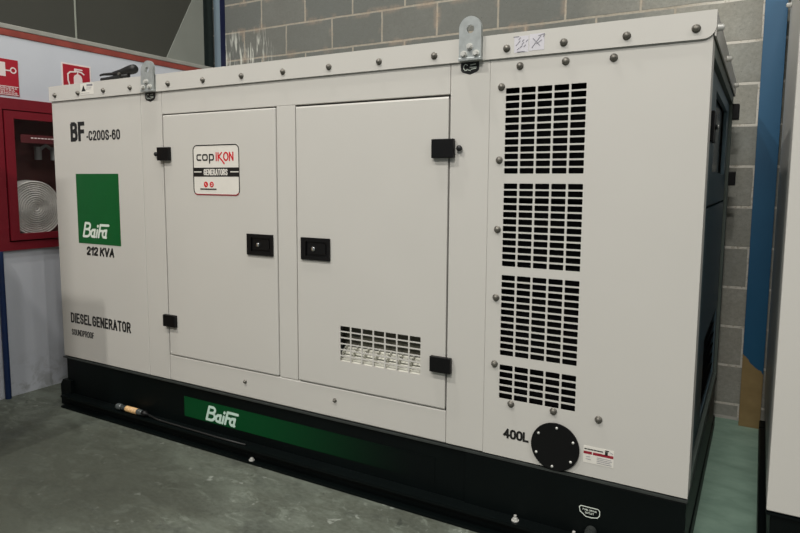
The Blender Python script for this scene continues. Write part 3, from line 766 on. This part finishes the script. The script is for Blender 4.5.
m = MB(); m.holed(CY0+.068, CY1-.028, CZ0+.043, CZ1-.054, [(-.004, CY1-.085, .588, 1.166)], wl2, .018); dr = m.build('door', 'hosecab', c)
tag(MB().box(XW+.004, XW+.007, -.006, CY1-.083, .586, 1.168).build('pane', 'glass', dr), 'clear glass pane')
m = MB(); m.box(XW+.0072, XW+.0080, .03, .545, 1.050, 1.092); tag(m.build('glass_sticker', 'strip', dr), 'dark red strip across the glass')
stroke_mb([[(.085+.018*i, 1.076), (.093+.018*i, 1.076)] for i in range(20)], .0055, lambda u, v, d: Vector((XW+.0081-d, u, v))).build('sticker_lettering', 'signwhite', dr)
# coiled flat hose on its reel
xr, yr, zr = -.374, .098, .716
coil = []
tot = 12
for k in range(tot*40+1):
    t = k/40; a = 2*math.pi*t; rad = .010+.0112*t
    coil.append((yr+rad*math.cos(a), zr+rad*math.sin(a)))
b = bmesh.new(); prev = None
for i, (u, v) in enumerate(coil):
    a = 2*math.pi*i/40; nx, nz = math.cos(a), math.sin(a); wob = .004*math.sin(i*.013)+random.uniform(-.0006, .0006)
    cur = [b.verts.new((xr+dx+wob, u+nx*dr_, v+nz*dr_)) for dx, dr_ in ((.030, -.0050), (.035, 0.), (.030, .0050), (-.035, .0050), (-.035, -.0050))]
    if prev:
        for k in range(5): b.faces.new((prev[k], prev[(k+1) % 5], cur[(k+1) % 5], cur[k]))
    prev = cur
bmesh.ops.recalc_face_normals(b, faces=list(b.faces))
m = MB(); m.merge(b); hs = m.build('coiled_hose', 'hose', c); tag(hs, 'white flat hose wound in a coil')
m = MB(); m.cyl((xr-.06, yr, zr), (xr+.030, yr, zr), .010, n=20); m.cyl((xr-.045, yr, zr), (xr-.040, yr, zr), .145, n=48); m.build('reel', 'hose', c)
# coupling pipes in the upper part
m = MB(); m.cyl((-.47, .20, .97), (-.47, .20, 1.04), .018); m.cyl((-.47, .29, .97), (-.47, .29, 1.04), .018); m.tube([(-.47, .20, 1.02), (-.47, .245, 1.05), (-.47, .29, 1.02)], .010)
m.build('valve', 'galv', c)

# blue feed pipe below the cabinet
world(); ORG = Vector((XW+.012, -.1075, FL))
tag(MB().cyl((XW+.0155, -.1075, FL), (XW+.0155, -.1075, CZ0-.007), .0145, n=20).build('feed_pipe', 'bluepaint'), 'blue pipe rising from the floor to the red hose cabinet', 'pipe')

# signs on the white wall
XS = XW+.0016
ws = lambda u, v, d: Vector((XS-d*-1 if False else XS-d, u, v))
c = thing('hose_sign', 'red fire hose sign with white pictogram above the red cabinet, cut by the photo edge', 'sign', (XW, -.045, 1.28))
m = MB(); m.box(XW, XS, -.135, .041, 1.279, 1.457); tag(m.build('sign_board', 'signred', c), 'red board')
m = MB(); m.prism([(-.075, 1.372), (-.022, 1.372), (-.022, 1.440), (-.075, 1.440)], 0, XS, XS+.0006)
m.build('pictogram', 'signwhite', c)
stroke_mb([[(-.022, 1.402), (.000, 1.402)], arc(.016, 1.405, .013, .013, 0, 360, 18), ([(-.128, 1.324), (.036, 1.324)], .0035), ([(-.128, 1.284), (.036, 1.284)], .003)], .006, lambda u, v, d: Vector((XS+.0002-d, u, v))).build('pictogram', 'signwhite', c)
for s_, r_ in (('MANGUERA', (-.085, .030, 1.3105, 1.3205)), ('CONTRA', (-.072, .018, 1.2995, 1.3085)), ('INCENDIOS', (-.085, .030, 1.288, 1.297))):
    glyphs_mb(s_, r_, .0019, lambda u, v, d: Vector((XS+.0002-d, u, v)), gap=.55).build('lettering', 'signwhite', c)
c = thing('extinguisher_sign', 'red fire extinguisher sign on the white wall just above the generator roof', 'sign', (XW, .355, 1.26))
m = MB(); m.box(XW, XS, .278, .434, 1.262, 1.482); tag(m.build('sign_board', 'signred', c), 'red board')
m = MB(); m.box(XW, XW+.001, .270, .442, 1.254, 1.490); m.build('sign_border', 'signwhite', c)
px = lambda u, v, d: Vector((XS+.0002-d, u, v))
m = MB(); m.prism([(.338, 1.300), (.388, 1.300), (.388, 1.415), (.383, 1.428), (.372, 1.436), (.355, 1.436), (.343, 1.428), (.338, 1.415)], 0, XS, XS+.0006); m.build('pictogram', 'signwhite', c)
stroke_mb([[(.362, 1.436), (.362, 1.450)], [(.345, 1.455), (.385, 1.449), (.398, 1.440)], [(.345, 1.462), (.388, 1.462)], [(.352, 1.449), (.318, 1.444), (.305, 1.432), (.305, 1.40), (.315, 1.365), (.322, 1.345)]], .0075, px).build('pictogram', 'signwhite', c)

# unseen crate added left of frame to cast shade on machine and wall
c = thing('shade_crate', 'pale wooden crate added out of view in front of the left wall to cast shade', 'crate', (.03, -.9, FL))
LX0, LX1, LY0, LY1, LZ = -.30, .360, -1.20, -.60, 1.31
MB().box(LX0+.02, LX1-.02, LY0+.02, LY1-.02, FL+.09, LZ-.02).build('shade_crate_body', 'wood', c)
for k in range(10):
    z0 = FL+.09+k*.1438
    for yy in (LY0, LY1-.02): MB().box(LX0, LX1, yy, yy+.02, z0, z0+.139, .002).build('board', 'wood', c)
    for xx in (LX0, LX1-.02): MB().box(xx, xx+.02, LY0+.021, LY1-.021, z0, z0+.139, .002).build('board', 'wood', c)
for k in range(5): MB().box(LX0+k*.1325, LX0+k*.1325+.129, LY0+.0, LY1, LZ-.02, LZ, .002).build('board', 'wood', c)
for yy in (LY0, (LY0+LY1)/2-.04, LY1-.08): MB().box(LX0, LX1, yy, yy+.08, FL, FL+.088, .003).build('shade_crate_bearer', 'wood', c)

# ------------------------------------------------------------------ light
def area(name, loc, size, power, target, color=(1, .96, .90)):
    li = bpy.data.lights.new(name, 'AREA'); li.shape = 'RECTANGLE'; li.size, li.size_y = size; li.energy = power; li.color = color
    o = bpy.data.objects.new(name, li); COL.objects.link(o); o.location = loc
    o.rotation_euler = (Vector(target)-Vector(loc)).to_track_quat('-Z', 'Y').to_euler(); return o
for x_, y_, p_, w_ in ((.45, -2.8, 134, .10), (2.915, -2.8, 62, .14), (5.38, -2.8, 44, .14), (7.84, -2.8, 130, .14),
                       (1.1, -.66, 74, .14), (2.915, -.45, 24, 1.2), (2.915, -5.6, 300, 1.2)):  # last lamp added to brighten the gap between the machines
    area('hall_and_added_gap_lamp', (x_, y_, 5.0), (w_, .10), p_, (x_, y_+(2.2 if y_ < -1 else .05), 0.))
w = bpy.data.worlds.new('hall'); S.world = w; w.use_nodes = True
bg = w.node_tree.nodes['Background']; bg.inputs[0].default_value = (.80, .90, 1., 1); bg.inputs[1].default_value = .20

# ------------------------------------------------------------------ camera
f, cx, cy, cz, yaw, pit, rol = 631.604, 2.95638, -1.830196, .861907, -.5191575, -.1047193, -.00603961
fwd = Vector((math.sin(yaw)*math.cos(pit), math.cos(yaw)*math.cos(pit), math.sin(pit)))
rt_ = Vector((math.cos(yaw), -math.sin(yaw), 0)); dn = fwd.cross(rt_)
r2 = math.cos(rol)*rt_+math.sin(rol)*dn; d2 = -math.sin(rol)*rt_+math.cos(rol)*dn
cam = bpy.data.cameras.new('camera'); co = bpy.data.objects.new('camera', cam); COL.objects.link(co)
mt = Matrix((r2, -d2, -fwd)).transposed().to_4x4(); mt.translation = (cx, cy, cz); co.matrix_world = mt
cam.sensor_width = 36; cam.lens = f/800*36; cam.shift_x = .0002; cam.shift_y = -18.1/800; cam.clip_start = .02
S.camera = co
S.view_settings.view_transform = 'Standard'; S.view_settings.look = 'None'; S.view_settings.gamma = 1; S.view_settings.use_curve_mapping = False
S.view_settings.exposure = -.27
